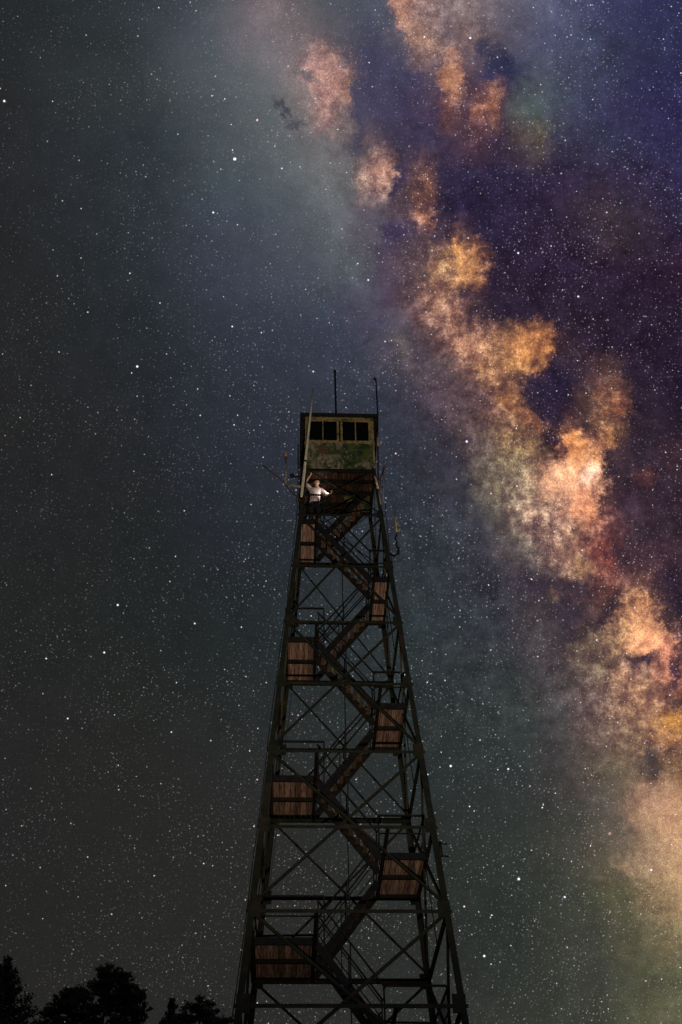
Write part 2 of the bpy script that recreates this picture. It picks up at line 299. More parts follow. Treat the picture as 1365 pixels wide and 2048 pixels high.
# ------------------------------------------------------------------ materials
def pmat(name, rough=.8, metal=0., spec=.3):
    m = bpy.data.materials.new(name); m.use_nodes = True
    b = m.node_tree.nodes['Principled BSDF']
    b.inputs['Roughness'].default_value = rough; b.inputs['Metallic'].default_value = metal
    b.inputs['Specular IOR Level'].default_value = spec
    return m, m.node_tree, b
def noisy(name, c1, c2, scale=6, rough=.8, lo=.4, hi=.6, stretch=(1, 1, 1), island=0., spec=.3, bump=.0, c3=None):
    m, t, b = pmat(name, rough, spec=spec)
    g = N(t, 'ShaderNodeTexCoord').outputs['Object']
    v = V('MULTIPLY', g, stretch, tree=t)
    n1 = NOISE(v, scale, 6, .65, .3, tree=t)
    c = MIX(MR(n1, lo, hi, tree=t), c1, c2, tree=t)
    if c3: c = MIX(MR(NOISE(v, scale*.45, 5, .6, tree=t), .54, .66, tree=t), c, c3, tree=t)
    if island:
        gi = N(t, 'ShaderNodeNewGeometry').outputs['Random Per Island']
        c = V('SCALE', c, s=MR(gi, 0, 1, 1-island, 1+island*.6, tree=t), tree=t)
    if island and name.startswith('bare'):
        oi = N(t, 'ShaderNodeObjectInfo').outputs['Random']
        c = V('MULTIPLY', c, MIX(oi, (.78, .70, .68), (1.18, 1.15, 1.15), tree=t), tree=t)
    t.links.new(c, b.inputs['Base Color'])
    if bump:
        bp = N(t, 'ShaderNodeBump'); bp.inputs['Strength'].default_value = bump; bp.inputs['Distance'].default_value = .02
        t.links.new(n1, bp.inputs['Height']); t.links.new(bp.outputs[0], b.inputs['Normal'])
    return m
STEEL = noisy('weathered green steel', (.005, .0065, .003), (.017, .020, .0065), 5, .65, .35, .65, spec=.35, c3=(.035, .02, .012))
STEEL_DK = noisy('dark steel', (.006, .006, .006), (.016, .014, .011), 6, .6, spec=.3)
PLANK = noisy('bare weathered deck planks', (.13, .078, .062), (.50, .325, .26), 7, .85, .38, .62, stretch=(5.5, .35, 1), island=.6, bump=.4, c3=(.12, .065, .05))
TREADM = noisy('mossy stair treads', (.05, .026, .018), (.16, .08, .05), 8, .85, .38, .62, stretch=(.8, 2.5, 1), island=.5, bump=.3, c3=(.06, .075, .03))
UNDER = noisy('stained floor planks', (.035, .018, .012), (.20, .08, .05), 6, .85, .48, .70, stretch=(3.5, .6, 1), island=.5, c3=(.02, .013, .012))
def wallmat():
    m, t, b = pmat('peeling green paint', .75)
    g = N(t, 'ShaderNodeTexCoord').outputs['Object']
    green = MIX(MR(NOISE(g, 5, 5, .6, tree=t), .4, .6, tree=t), (.022, .042, .018), (.085, .11, .022), tree=t)
    grey = MIX(MR(NOISE(V('MULTIPLY', g, (1, 1, .35), tree=t), 13, 5, .7, tree=t), .4, .62, tree=t), (.13, .115, .075), (.36, .31, .21), tree=t)
    s = N(t, 'ShaderNodeSeparateXYZ'); t.links.new(g, s.inputs[0])
    bias = MR(s.outputs[0], -1.1, 1.1, .09, -.06, tree=t)
    mask = MR(M('ADD', NOISE(V('MULTIPLY', g, (1, 1, .7), tree=t), 2.3, 10, .72, .6, tree=t), bias, tree=t), .49, .54, tree=t)
    c = MIX(mask, green, grey, tree=t)
    spots = MR(NOISE(V('ADD', g, (3, 1, 2), tree=t), 8, 5, .6, tree=t), .60, .66, tree=t)
    c = MIX(spots, c, (.20, .20, .07), tree=t)
    t.links.new(c, b.inputs['Base Color'])
    bp = N(t, 'ShaderNodeBump'); bp.inputs['Strength'].default_value = .5; bp.inputs['Distance'].default_value = .01
    t.links.new(mask, bp.inputs['Height']); t.links.new(bp.outputs[0], b.inputs['Normal'])
    return m
WALL = wallmat()
FRAME = noisy('weathered ochre frame', (.15, .11, .045), (.42, .31, .13), 9, .8, .35, .6, c3=(.06, .06, .025))
ROOF = noisy('dark roof felt', (.008, .008, .008), (.02, .019, .017), 8, .9)
PATCH = noisy('brown plywood', (.10, .055, .03), (.16, .09, .05), 14, .85)
def simple(name, c, rough=.7, metal=0, spec=.3): 
    return noisy(name, tuple(v*.8 for v in c), tuple(min(1, v*1.15) for v in c), 12, rough, .4, .6, spec=spec)
WHITE = simple('off white fibreglass', (.80, .72, .52), .5)
YEL = simple('amber yellow fibreglass', (.55, .36, .07), .5)
BLACK = simple('black rubber', (.012, .012, .012), .7)
GALV = simple('dull galvanised tube', (.30, .26, .20), .55)
RUST = simple('rusty clamp', (.14, .06, .035), .85)
CONC = simple('grey concrete', (.3, .29, .27), .9)
GLASSM, gt, gb = pmat('dark window glass', .08, spec=.5)
gb.inputs['Base Color'].default_value = (.01, .012, .01, 1)
gb.inputs['Transmission Weight'].default_value = .6; gb.inputs['IOR'].default_value = 1.1

# ------------------------------------------------------------------ ground
gm, gtree, gbs = pmat('meadow grass', .95)
gc = N(gtree, 'ShaderNodeTexCoord').outputs['Object']
gcol = MIX(MR(NOISE(gc, .6, 8, .7, tree=gtree), .35, .65, tree=gtree), (.035, .05, .018), (.075, .085, .035), tree=gtree)
gtree.links.new(gcol, gbs.inputs['Base Color'])
bm = NB(); n = 60; vg = {}
for i in range(n+1):
    for j in range(n+1):
        sx_ = ((i/n*2-1)); sy_ = ((j/n*2-1))
        x = 700*sx_*abs(sx_)**1.6; y = 700*sy_*abs(sy_)**1.6
        d = math.hypot(x, y); z = (mnoise.noise(Vector((x/40, y/40, 0)))*1.2)*min(1, max(0, (d-8)/30))*(0 if d < 8 else 1)
        if (Vector((x, y, 0))-Vector((CAM.x, CAM.y, 0))).length < 6: z = min(z, 0)
        vg[i, j] = bm.verts.new((x, y, z))
for i in range(n):
    for j in range(n): bm.faces.new((vg[i, j], vg[i+1, j], vg[i+1, j+1], vg[i, j+1]))
setp(obj('ground', bm, gm, smooth=True), kind='structure')

# ------------------------------------------------------------------ lookout tower (local axes turned by ROT)
ROT = 0.0471
Z0, DL, WB, SL = 25.8507, 2.0243, 1.067, .0778
def lev(n): return Z0 - n*DL
def w(z): return WB + SL*(Z0-z)
def root(name, loc, label, cat, group=None):
    o = bpy.data.objects.new(name, None); col.objects.link(o)
    o.location = Matrix.Rotation(ROT, 3, 'Z') @ Vector(loc); o.rotation_euler = (0, 0, ROT); o.empty_display_size = .2
    return setp(o, label, cat, group)
tower = root('lookout_tower', (0, 0, 0), 'tall tapering steel fire lookout tower with zigzag stairs and a square cab on top', 'tower')
corner = lambda sx, sy, z: Vector((sx*w(z), sy*w(z), z))
# legs: bottom, heavier angles; top lighter
for sx_ in (-1, 1):
    for sy_ in (-1, 1):
        bm = NB()
        zs = [0.05, lev(9), lev(5), lev(1), Z0+.02]
        sz = [.165, .145, .125, .108]
        for k_ in range(4):
            add_angle(bm, corner(sx_, sy_, zs[k_]), corner(sx_, sy_, zs[k_+1]+(.12 if k_ < 3 else 0)), (-sx_, 0, 0), (0, -sy_, 0), sz[k_], .014)
        for L in range(1, 12):      # gusset plates and splice bolts where the struts meet the leg
            z = lev(L); c = corner(sx_, sy_, z); s_ = .10 + .006*L
            o_ = .004
            add_box(bm, (c.x+sx_*o_-(sx_*(s_*1.9) if sx_ > 0 else 0), c.y+sy_*o_, z-s_*1.3), (c.x+sx_*o_+(-sx_*(s_*1.9) if sx_ < 0 else 0), c.y+sy_*(o_+.01), z+s_*1.3))
        obj('leg', bm, STEEL, tower)
        bm = NB(); c = corner(sx_, sy_, 0)
        bmesh.ops.create_cone(bm, segments=4, radius1=.62, radius2=.48, depth=.5, cap_ends=True)
        bmesh.ops.rotate(bm, verts=bm.verts, matrix=Matrix.Rotation(R(45), 3, 'Z'))
        obj('footing', bm, CONC, tower, (c.x, c.y, -.12))
faces = [((-1, -1), (1, -1), (0, -1, 0)), ((1, -1), (1, 1), (1, 0, 0)), ((1, 1), (-1, 1), (0, 1, 0)), ((-1, 1), (-1, -1), (-1, 0, 0))]
def inset(p, nrm, d): return p - Vector(nrm)*d
for (a, b, nrm) in faces:
    nv = Vector(nrm)
    for L in range(1, 13):
        z = lev(L); s_ = .055 + .0035*L
        p0 = inset(corner(*a, z), nrm, .016); p1 = inset(corner(*b, z), nrm, .016)
        e = (p1-p0).normalized()
        over = .05 if nrm[1] < 0 else -.02
        bm = NB(); add_angle(bm, p0-e*over, p1+e*over, (0, 0, -1), -nv, s_, .01)
        if L % 2 == 1 and nrm[1] > 0: add_angle(bm, p0+e*.03-nv*.09, p1-e*.03-nv*.09, (0, 0, -1), -nv, .09, .01)
        obj('strut', bm, STEEL, tower)
    pans = [(0, 1), (1, 3), (3, 5), (5, 7), (7, 9), (9, 11)]
    for (t_, b_) in pans:
        zt, zb = lev(t_)-.03, lev(b_)+.03
        for k_, (q, r_) in enumerate(((a, b), (b, a))):
            d_ = .032 + .03*k_
            s_ = .038 + .003*b_
            if t_ == 0: s_ = .03
            bm = NB(); add_angle(bm, inset(corner(*q, zt), nrm, d_), inset(corner(*r_, zb), nrm, d_), nv*-1, (0, 0, 1), s_, .007)
            pm = (inset(corner(*q, zt), nrm, d_)+inset(corner(*r_, zb), nrm, d_))/2
            obj('brace', bm, STEEL, tower)
    for (t_, b_) in ((2, 3), (4, 5), (6, 7), (8, 9)):
        bm = NB(); z1_, z2_ = lev(t_)-.02, lev(b_)
        m1 = inset((corner(*a, z1_)+corner(*b, z1_))/2, nrm, .05); m2 = inset((corner(*a, z2_)+corner(*b, z2_))/2, nrm, .05)
        add_tube(bm, (m1, m2), .013, 6); obj('sag_rod', bm, STEEL_DK, tower)
# ---- landings and stairs
XI_L, XI_R = -.66, .87
FRONT = {1: -.86, 2: -.74, 3: -.63, 4: -.55, 5: -.38, 6: -.36, 7: -.30, 8: -.26, 9: -.22, 10: -.2, 11: -.18, 12: -.16}
def yb(L): return w(lev(L)) - .05
for L in range(1, 13):
    left = L % 2 == 1; z = lev(L) + .06
    sgn = -1 if left else 1
    xi = XI_L if left else XI_R
    xo = sgn*(w(lev(L)) + (.03 if left else -.02))
    yf, yk = FRONT[L], yb(L)
    x0, x1 = sorted((xi, xo))
    bm = NB(); x = x0; k_ = 0
    while x < x1-.03:          # planks run front to back
        wd = min(random.choice((.125, .14, .15)), x1-x)
        add_box(bm, (x+.005, yf+.03+random.uniform(-.01, .015), z+random.uniform(-.002, .004)), (x+wd-.005, yk-.02, z+.038)); x += wd
    land = obj('landing', bm, PLANK, tower)
    bm = NB(); add_box(bm, (x0+.02, yf+.06, z+.043), (x1-.02, yk-.04, z+.05)); obj('gap_backing', bm, ROOF, land)  # dark sheet added over the planks so no sky shows through the gaps
    for (ya, hh, th) in ((yf, .17, .05), ((yf+yk)/2-.04, .10, .08), (yk-.05, .12, .05)):
        bm = NB(); add_box(bm, (x0, ya, z-hh+(.05 if ya == yf else -.003)), (x1, ya+th, z-.003 if ya != yf else z+.05)); obj('joist', bm, STEEL_DK, land)
    bm = NB(); add_box(bm, (xo-sgn*.05, yf+.05, z-.1), (xo, yk-.06, z+.045)); obj('edge_beam', bm, STEEL_DK, land)
    # beam under the inner edge, from the front strut to the back strut
    bm = NB(); xb = xi + sgn*.05
    add_box(bm, (xb-.04, -w(lev(L))+.03, z-.14), (xb+.04, w(lev(L))-.03, z-.06)); obj('support_beam', bm, STEEL_DK, land)
    # guard rails: front, outer side, back
    bm = NB(); rt = 1.02; xpost = xi + (.17 if left else -.04)*1
    fr = [(xpost, yf+.02), (xo-sgn*.03, yf+.02), (xo-sgn*.06, yk), (xi+sgn*.04, yk)]
    for hh, rr in ((rt, .021), (.55, .014)):
        if hh < 1 and L in (3, 5): pts = fr[1:]
        else: pts = fr
        for q in range(len(pts)-1):
            lean = 1 - SL*hh if q >= 0 else 1
            add_bar(bm, (pts[q][0]*1, pts[q][1], z+hh), (pts[q+1][0]-sgn*SL*hh*.6, pts[q+1][1]-(SL*hh if q > 0 else 0), z+hh), rr*2, rr*2)
    posts = [fr[0], fr[1], fr[2], fr[3]]
    for (px, py) in posts: add_bar(bm, (px, py, z-.25 if (px, py) == fr[0] else z-.05), (px-(sgn*SL*rt*.6 if (px, py) in (fr[1], fr[2]) else 0), py, z+rt), .035, .035, (1, 0, 0))
    obj('guard_rail', bm, STEEL_DK, tower)
    if L >= 7:
        bm = NB()
        ym = yk-.03
        for q in range(13): add_bar(bm, (x0, ym, z+.05+q*.08), (x1, ym, z+.05+q*.08), .005, .005)
        nx = int((x1-x0)/.08)
        for q in range(nx+1): add_bar(bm, (x0+q*.08, ym, z), (x0+q*.08, ym, z+rt), .005, .005, (1, 0, 0))
        if not left:
            for q in range(13): add_bar(bm, (xo-sgn*.06, yf, z+.05+q*.08), (xo-sgn*.06, yk, z+.05+q*.08), .005, .005)
            for q in range(int((yk-yf)/.08)): add_bar(bm, (xo-sgn*.06, yf+q*.08, z), (xo-sgn*.06, yf+q*.08, z+rt), .005, .005, (0, 1, 0))
        obj('wire_mesh', bm, STEEL_DK, tower)
def flight(L, zlow=None):
    """flight rising from landing L to landing L-1 (L=1 rises into the cab)"""
    up_right = L % 2 == 1
    za = lev(L)+.09 if zlow is None else zlow; zb_ = lev(L-1)+.09 if L > 1 else Z0+.02
    if up_right:
        y1 = min(yb(L), yb(max(1, L-1)) if L > 1 else .98) - .06; y0 = y1 - .84
        xa, xb = XI_L, XI_R
        if L == 1: xb = .80
    else:
        y0 = max(FRONT[L], FRONT[L-1]) + .06 ; y1 = y0 + .80; xa, xb = XI_R, XI_L
    bm = NB()
    for yy in (y0, y1):
        add_bar(bm, (xa, yy, za-.10), (xb, yy, zb_-.10), .17, .045, (0, 0, 1))
    st = obj('stair_flight', bm, STEEL_DK, tower)
    nt = 9
    for q in range(1, nt):
        f = q/nt; x = xa+(xb-xa)*f; z = za+(zb_-za)*f - .02
        bm = NB(); add_box(bm, (x-.058, y0+.025, z-.03), (x+.058, y1-.025, z))
        tr = obj('tread', bm, TREADM, st)
    for yy in (y0, y1):
        bm = NB()
        for hh, s_ in ((.95, .036), (.5, .024)):
            add_bar(bm, (xa, yy, za+hh), (xb, yy, zb_+hh if L > 1 else zb_-.12), s_, s_, (0, 1, 0))
        for f in (.02, .5, .98):
            if L == 1 and f > .4: continue
            x = xa+(xb-xa)*f; z = za+(zb_-za)*f
            add_bar(bm, (x, yy, z-.1), (x, yy, z+.95), .032, .032, (1, 0, 0))
        obj('handrail', bm, STEEL_DK, st)
for L in range(1, 13): flight(L)
# the last flight from the ground up to landing 12
def last():
    y1 = w(1.0)-.2; y0 = y1-.84
    bm = NB()
    for yy in (y0, y1): add_bar(bm, (-.35, yy, 0), (XI_R, yy, lev(12)-.02), .17, .045, (0, 0, 1))
    st = obj('stair_flight', bm, STEEL_DK, tower)
    for q in range(1, 7):
        f = q/7; bm = NB(); x = -.35+(XI_R+.35)*f; z = .05+(lev(12))*f
        add_box(bm, (x-.11, y0+.025, z-.03), (x+.11, y1-.025, z)); obj('tread', bm, TREADM, st)
last()
# ---- cab
CH = 2.2
CW = 1.067
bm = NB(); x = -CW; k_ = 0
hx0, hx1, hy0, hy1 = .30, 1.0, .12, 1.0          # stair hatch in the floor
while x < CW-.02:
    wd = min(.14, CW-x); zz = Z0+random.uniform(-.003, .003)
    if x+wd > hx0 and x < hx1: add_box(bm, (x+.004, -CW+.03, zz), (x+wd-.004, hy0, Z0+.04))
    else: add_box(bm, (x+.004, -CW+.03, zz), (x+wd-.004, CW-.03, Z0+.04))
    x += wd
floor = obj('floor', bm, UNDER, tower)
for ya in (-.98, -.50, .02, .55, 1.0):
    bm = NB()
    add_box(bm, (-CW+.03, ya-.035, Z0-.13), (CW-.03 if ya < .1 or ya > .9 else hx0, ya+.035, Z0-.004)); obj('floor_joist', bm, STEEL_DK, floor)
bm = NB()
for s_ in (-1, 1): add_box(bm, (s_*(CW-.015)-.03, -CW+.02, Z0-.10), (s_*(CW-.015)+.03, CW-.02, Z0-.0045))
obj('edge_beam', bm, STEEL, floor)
def cabwall(rot, name='wall'):
    """one side: lower panels, window rail, corner post, built facing -y then turned"""
    Mr = Matrix.Rotation(rot, 4, 'Z')
    bm = NB()
    add_box(bm, (-CW+.035, -CW, Z0-.03), (-.012, -CW+.035, Z0+1.03)); add_box(bm, (.012, -CW, Z0-.03), (CW-.035, -CW+.035, Z0+1.03))
    add_box(bm, (-.012, -CW+.012, Z0-.02), (.012, -CW+.03, Z0+1.03))
    bm.transform(Mr); wl = obj(name, bm, WALL, tower)
    bm = NB()
    add_box(bm, (-CW-.004, -CW-.004, Z0-.03), (-CW+.033, -CW+.05, Z0+CH-.02)); bm.transform(Mr)
    obj('corner_post', bm, FRAME, wl)
    bm = NB()       # head board and sill rail
    add_box(bm, (-CW+.035, -CW-.006, Z0+2.06), (CW-.006, -CW+.04, Z0+CH-.02)); bm.transform(Mr); obj('head_board', bm, FRAME, wl)
    bm = NB()
    add_box(bm, (-CW+.035, -CW-.02, Z0+1.03), (CW-.022, -CW+.04, Z0+1.09)); bm.transform(Mr); obj('sill', bm, FRAME, wl)
    for (xa, xb) in ((-CW+.045, -.02), (.03, CW-.10)):
        bm = NB(); za, zb_ = Z0+1.092, Z0+2.055; t_ = .065; y0, y1 = -CW-.002, -CW+.035
        add_box(bm, (xa, y0, za), (xa+t_, y1, zb_)); add_box(bm, (xb-t_, y0, za), (xb, y1, zb_))
        add_box(bm, (xa+t_, y0+.002, za), (xb-t_, y1, za+.055)); add_box(bm, (xa+t_, y0+.002, zb_-t_), (xb-t_, y1, zb_))
        xm = (xa+xb)/2; add_box(bm, (xm-.016, y0+.006, za+.055), (xm+.016, y1-.003, zb_-t_))
        bm.transform(Mr); wf = obj('window', bm, FRAME, tower)
        for (pa, pb) in ((xa+t_, xm-.016), (xm+.016, xb-t_)):
            bm = NB(); add_box(bm, (pa, y0+.016, za+.055), (pb, y0+.020, zb_-t_)); bm.transform(Mr); obj('pane', bm, GLASSM, wf)
    return wl
fw = cabwall(0); cabwall(R(90)); cabwall(R(180)); cabwall(R(270))
bm = NB(); add_box(bm, (CW-.098, -CW-.003, Z0+1.092), (CW-.036, -CW+.035, Z0+2.058)); obj('window_post', bm, FRAME, tower)
bm = NB(); add_box(bm, (-.66, -CW-.014, Z0+.56), (-.36, -CW-.001, Z0+.86))
setp(obj('patch_board', bm, PATCH, fw), 'square brown plywood patch')
# dark boards standing off the two side walls
for s_, ya in ((-1, -.98), (1, -.98)):
    bm = NB(); xx = s_*(CW+ (.13 if s_ < 0 else .06))
    lo = Z0-.12 if s_ < 0 else Z0+1.0
    for q in range(5):
        y_ = -.98+q*.4; add_box(bm, (min(xx, xx+s_*.03), y_, lo), (max(xx, xx+s_*.03), y_+.392, Z0+CH-.02))
    for zz in (lo+.15, Z0+CH-.25):
        add_box(bm, (min(s_*(CW+.006), xx-s_*.001), -.975, zz), (max(s_*(CW+.006), xx-s_*.001), .98, zz+.08))
    obj('side_board', bm, ROOF, tower)
bm = NB()   # hipped low roof with a wide fascia
e0, zt = CW+.17, Z0+CH
base_ = [(-e0, -CW-.10), (e0, -CW-.10), (e0, CW+.12), (-e0, CW+.12)]
lowr = [bm.verts.new((x, y, zt-.07)) for x, y in base_]; mid = [bm.verts.new((x, y, zt+.06)) for x, y in base_]
in_ = [bm.verts.new((x*.9, y*.9, zt-.02)) for x, y in base_]; top = [bm.verts.new((x*.12, y*.12, zt+.55)) for x, y in base_]
for i in range(4):
    j = (i+1) % 4
    bm.faces.new((lowr[i], lowr[j], mid[j], mid[i])); bm.faces.new((mid[i], mid[j], top[j], top[i])); bm.faces.new((in_[j], lowr[j], lowr[i], in_[i]))
bm.faces.new(top); bm.faces.new(in_[::-1])
obj('roof', bm, ROOF, tower)
# furniture seen as a shadow behind the glass: the sighting table of the lookout
bm = NB(); add_box(bm, (-.33, -.33, Z0+1.16), (.33, .33, Z0+1.20)); 
ft = root('sighting_table', (0, 0, Z0+.04), 'low square sighting table standing inside the dark tower cab behind the glass', 'table')
bm.transform(Matrix.Translation((0, 0, -Z0-.04))); obj('tabletop', bm, PATCH, ft)
bm = NB(); add_bar(bm, (0, 0, 0), (0, 0, 1.12), .12, .12, (1, 0, 0)); obj('pedestal', bm, STEEL_DK, ft)

# ------------------------------------------------------------------ antennas and fittings (each a thing)
def at(p0): return Vector(p0)
def fitting(name, base, label, cat, parts, group=None):
    r_ = root(name, base, label, cat, group); b_ = Vector(base)
    for (pn, mat, pts, rad) in parts:
        bm = NB()
        if pn in ('end_cap', 'ball', 'connector') and len(pts) == 1: add_ball(bm, Vector(pts[0])-b_, rad)
        else: add_tube(bm, [Vector(p)-b_ for p in pts], rad)
        obj(pn, bm, mat, r_, smooth=True)
    return r_
AG = 'radio antennas fixed to the lookout tower'
wa, wb_ = Vector((-1.16, -1.30, 24.40)), Vector((-.83, -1.30, 29.09))
L_ = lambda f: tuple(wa.lerp(wb_, f))
fitting('whip_antenna', wa, 'very long pale tapered whip antenna leaning across the left front edge of the cab', 'antenna',
    [('whip', WHITE, [L_(0), L_(.03), L_(.45), L_(.7), L_(1)], [.03, .042, .040, .036, .024]), ('band', BLACK, [L_(.30), L_(.315)], .043), ('band', BLACK, [L_(.69), L_(.70)], .036),
     ('clamp', RUST, [L_(.04), (-1.10, -1.08, 24.62)], .02), ('clamp', RUST, [L_(.25), (-1.08, -1.09, 25.55)], .018)], AG)
fitting('mast_antenna', (-.05, 0, Z0+CH+.53), 'black mast with a small cap standing on the middle of the cab roof', 'antenna',
    [('mast', STEEL_DK, [(-.05, 0, Z0+CH+.50), (-.075, 0, 31.36)], .034), ('end_cap', BLACK, [(-.075, 0, 31.40)], .055)], AG)
fitting('mast_antenna', (1.17, -.9, 24.6), 'thin dark mast rising along the right wall of the cab', 'antenna',
    [('mast', STEEL_DK, [(1.13, -.9, 24.6), (1.235, -.9, 28.39), (1.23, -.9, 30.05)], .024), ('end_cap', BLACK, [(1.19, -.9, 30.05)], .05),
     ('sleeve', GALV, [(1.205, -.95, 26.9), (1.215, -.95, 27.5)], .035), ('clamp', RUST, [(1.05, -.9, 26.2), (1.18, -.9, 26.2)], .018), ('clamp', RUST, [(1.08, -.9, 24.8), (1.14, -.9, 24.8)], .018)], AG)
fitting('rod_antenna', (-1.2, -1.08, 25.0), 'short upright rod antenna with amber tip on a bracket left of the cab', 'antenna',
    [('rod', GALV, [(-1.63, -1, 25.16), (-1.65, -1, 26.27)], .024), ('tip', YEL, [(-1.65, -1, 26.30), (-1.66, -1, 26.64)], [.027, .02]), ('connector', RUST, [(-1.65, -1, 26.27)], .055),
     ('arm', GALV, [(-1.16, -1.10, 24.98), (-1.63, -1, 25.17)], [.045, .022]), ('boom', RUST, [(-1.60, -1, 25.16), (-2.33, -1, 25.93)], [.022, .018]),
     ('ground_radial', RUST, [(-1.63, -1, 25.12), (-1.36, -1, 24.72), (-1.17, -1.12, 24.4)], .016)], AG)
fitting('bracket_pole', (-1.25, -1, 24.5), 'thin dark upright pole just left of the cab carrying a round black knob', 'pole',
    [('pole', STEEL_DK, [(-1.25, -1, 24.5), (-1.285, -1, 26.86)], .018), ('arm', BLACK, [(-1.08, -1.06, 25.46), (-1.43, -1, 25.47)], .024), ('ball', BLACK, [(-1.45, -1, 25.53)], .075)])
fitting('rod_antenna', (1.13, -1.1, 25.2), 'folded rod antenna with rusty tip on a slanting strut right of the cab', 'antenna',
    [('strut', RUST, [(1.12, -1.1, 25.18), (1.33, -1, 25.86)], .02), ('connector', RUST, [(1.35, -1, 25.93)], .06), ('rod', GALV, [(1.32, -1, 25.86), (1.27, -1, 24.5)], .021),
     ('spacer', RUST, [(1.13, -1.1, 25.05), (1.30, -1, 25.12)], .02), ('feed_line', BLACK, [(1.34, -1, 25.86), (1.22, -1, 25.5), (1.20, -1.02, 25.2)], .014)], AG)
fitting('insulated_pipe', (1.10, -1.20, 24.3), 'pale banded pipe strapped to the right front leg under the cab', 'pipe',
    [('pipe', WHITE, [(1.045, -1.17, 25.40), (1.11, -1.22, 24.86)], .032), ('pipe', GALV, [(1.115, -1.22, 24.80), (1.17, -1.25, 24.2)], .022), ('band', RUST, [(1.06, -1.18, 25.18), (1.066, -1.184, 25.13)], .04), ('band', RUST, [(1.085, -1.2, 24.97), (1.09, -1.2, 24.92)], .042)])
fitting('rod_antenna', (1.24, -1.2, 22.3), 'amber yellow rod antenna on a crooked arm low on the right leg', 'antenna',
    [('tip', YEL, [(1.62, -1, 23.36), (1.60, -1, 24.16)], [.028, .022]), ('connector', RUST, [(1.62, -1, 23.30)], .045),
     ('coil', BLACK, [(1.61, -1, 23.26), (1.56, -1, 23.1), (1.61, -1, 22.98), (1.57, -1, 22.84), (1.64, -1, 22.75), (1.62, -1, 22.55), (1.5, -1.02, 22.44), (1.38, -1.05, 22.50)], [.025, .03, .022, .03, .038, .045, .04, .03]),
     ('arm', RUST, [(1.40, -1.05, 22.49), (1.22, -1.2, 22.40)], .03)], AG)
fitting('pipe_bracket', (2.02, -1.97, 13.1), 'small dark two pronged bracket jutting from the right leg halfway down', 'bracket',
    [('plate', STEEL_DK, [(2.09, -2.02, 12.95), (2.08, -2.02, 13.3)], .04), ('prong', STEEL_DK, [(2.0, -2.0, 13.28), (2.24, -2.0, 13.26)], .02), ('prong', STEEL_DK, [(2.0, -2.02, 12.98), (2.26, -2.0, 12.96)], .02)])
def cable(name, pts, label, rad=.011):
    b_ = Vector(pts[0]); r_ = root(name, b_, label, 'cable')
    bm = NB(); fine = []
    for i in range(len(pts)-1):
        a_, c_ = Vector(pts[i]), Vector(pts[i+1])
        for q in range(6): fine.append(a_.lerp(c_, q/6) + Vector((math.sin(i*2+q)*.012, math.cos(i+q*1.7)*.012, 0)))
    fine.append(Vector(pts[-1])); add_tube(bm, [p-b_ for p in fine], rad, 6)
    obj('sheath', bm, BLACK, r_, smooth=True)
cable('coaxial_cable', [(-1.45, -1, 25.05), (-1.32, -1.02, 24.7), (-1.26, -1.1, 24.2), (-1.34, -1.3, 23.0), (-1.5, -1.47, 20.5), (-1.75, -1.72, 17.5), (-2.1, -2.05, 13), (-2.45, -2.4, 8.5), (-2.9, -2.85, 3)], 'black cable drooping from the left antenna bracket and running down the left leg')
cable('coaxial_cable', [(-1.20, 1.15, 24.0), (-1.25, .9, 20.0), (-1.45, .6, 17.6), (-1.62, .7, 15.6), (-1.8, 1.3, 13.5)], 'thin slack wire looping down inside the left legs at mid height', .006)
cable('coaxial_cable', [(1.33, -.95, 24.5), (1.30, -1.16, 23.9), (1.42, -1.36, 21.5), (1.62, -1.6, 18.5), (1.9, -1.9, 15), (2.2, -2.18, 11), (2.6, -2.6, 6)], 'black cable strapped along the right front leg down from the folded antenna')

# ------------------------------------------------------------------ person on the top landing
SKIN = simple('skin', (.52, .30, .22), .6); SHIRT, stt, sb = pmat('pale striped shirt', .85)
sg = N(stt, 'ShaderNodeTexCoord').outputs['Object']
s3 = N(stt, 'ShaderNodeSeparateXYZ'); stt.links.new(sg, s3.inputs[0])
stripe = M('SINE', M('MULTIPLY', M('ADD', s3.outputs[0], M('MULTIPLY', s3.outputs[1], .4, tree=stt), tree=stt), 150, tree=stt), tree=stt)
stt.links.new(MIX(MR(stripe, .2, .7, tree=stt), (.66, .57, .54), (.32, .24, .23), tree=stt), sb.inputs['Base Color'])
TROUS = simple('dark trousers', (.015, .015, .02), .9); HAIR = simple('dark hair', (.015, .010, .008), .7); SHOE = simple('brown shoes', (.12, .07, .05), .7)
deck = lev(1)+.06+.04
person = root('person', (-.76, -.70, deck), 'person in pale striped shirt on the top stair landing, one arm raised overhead', 'person')
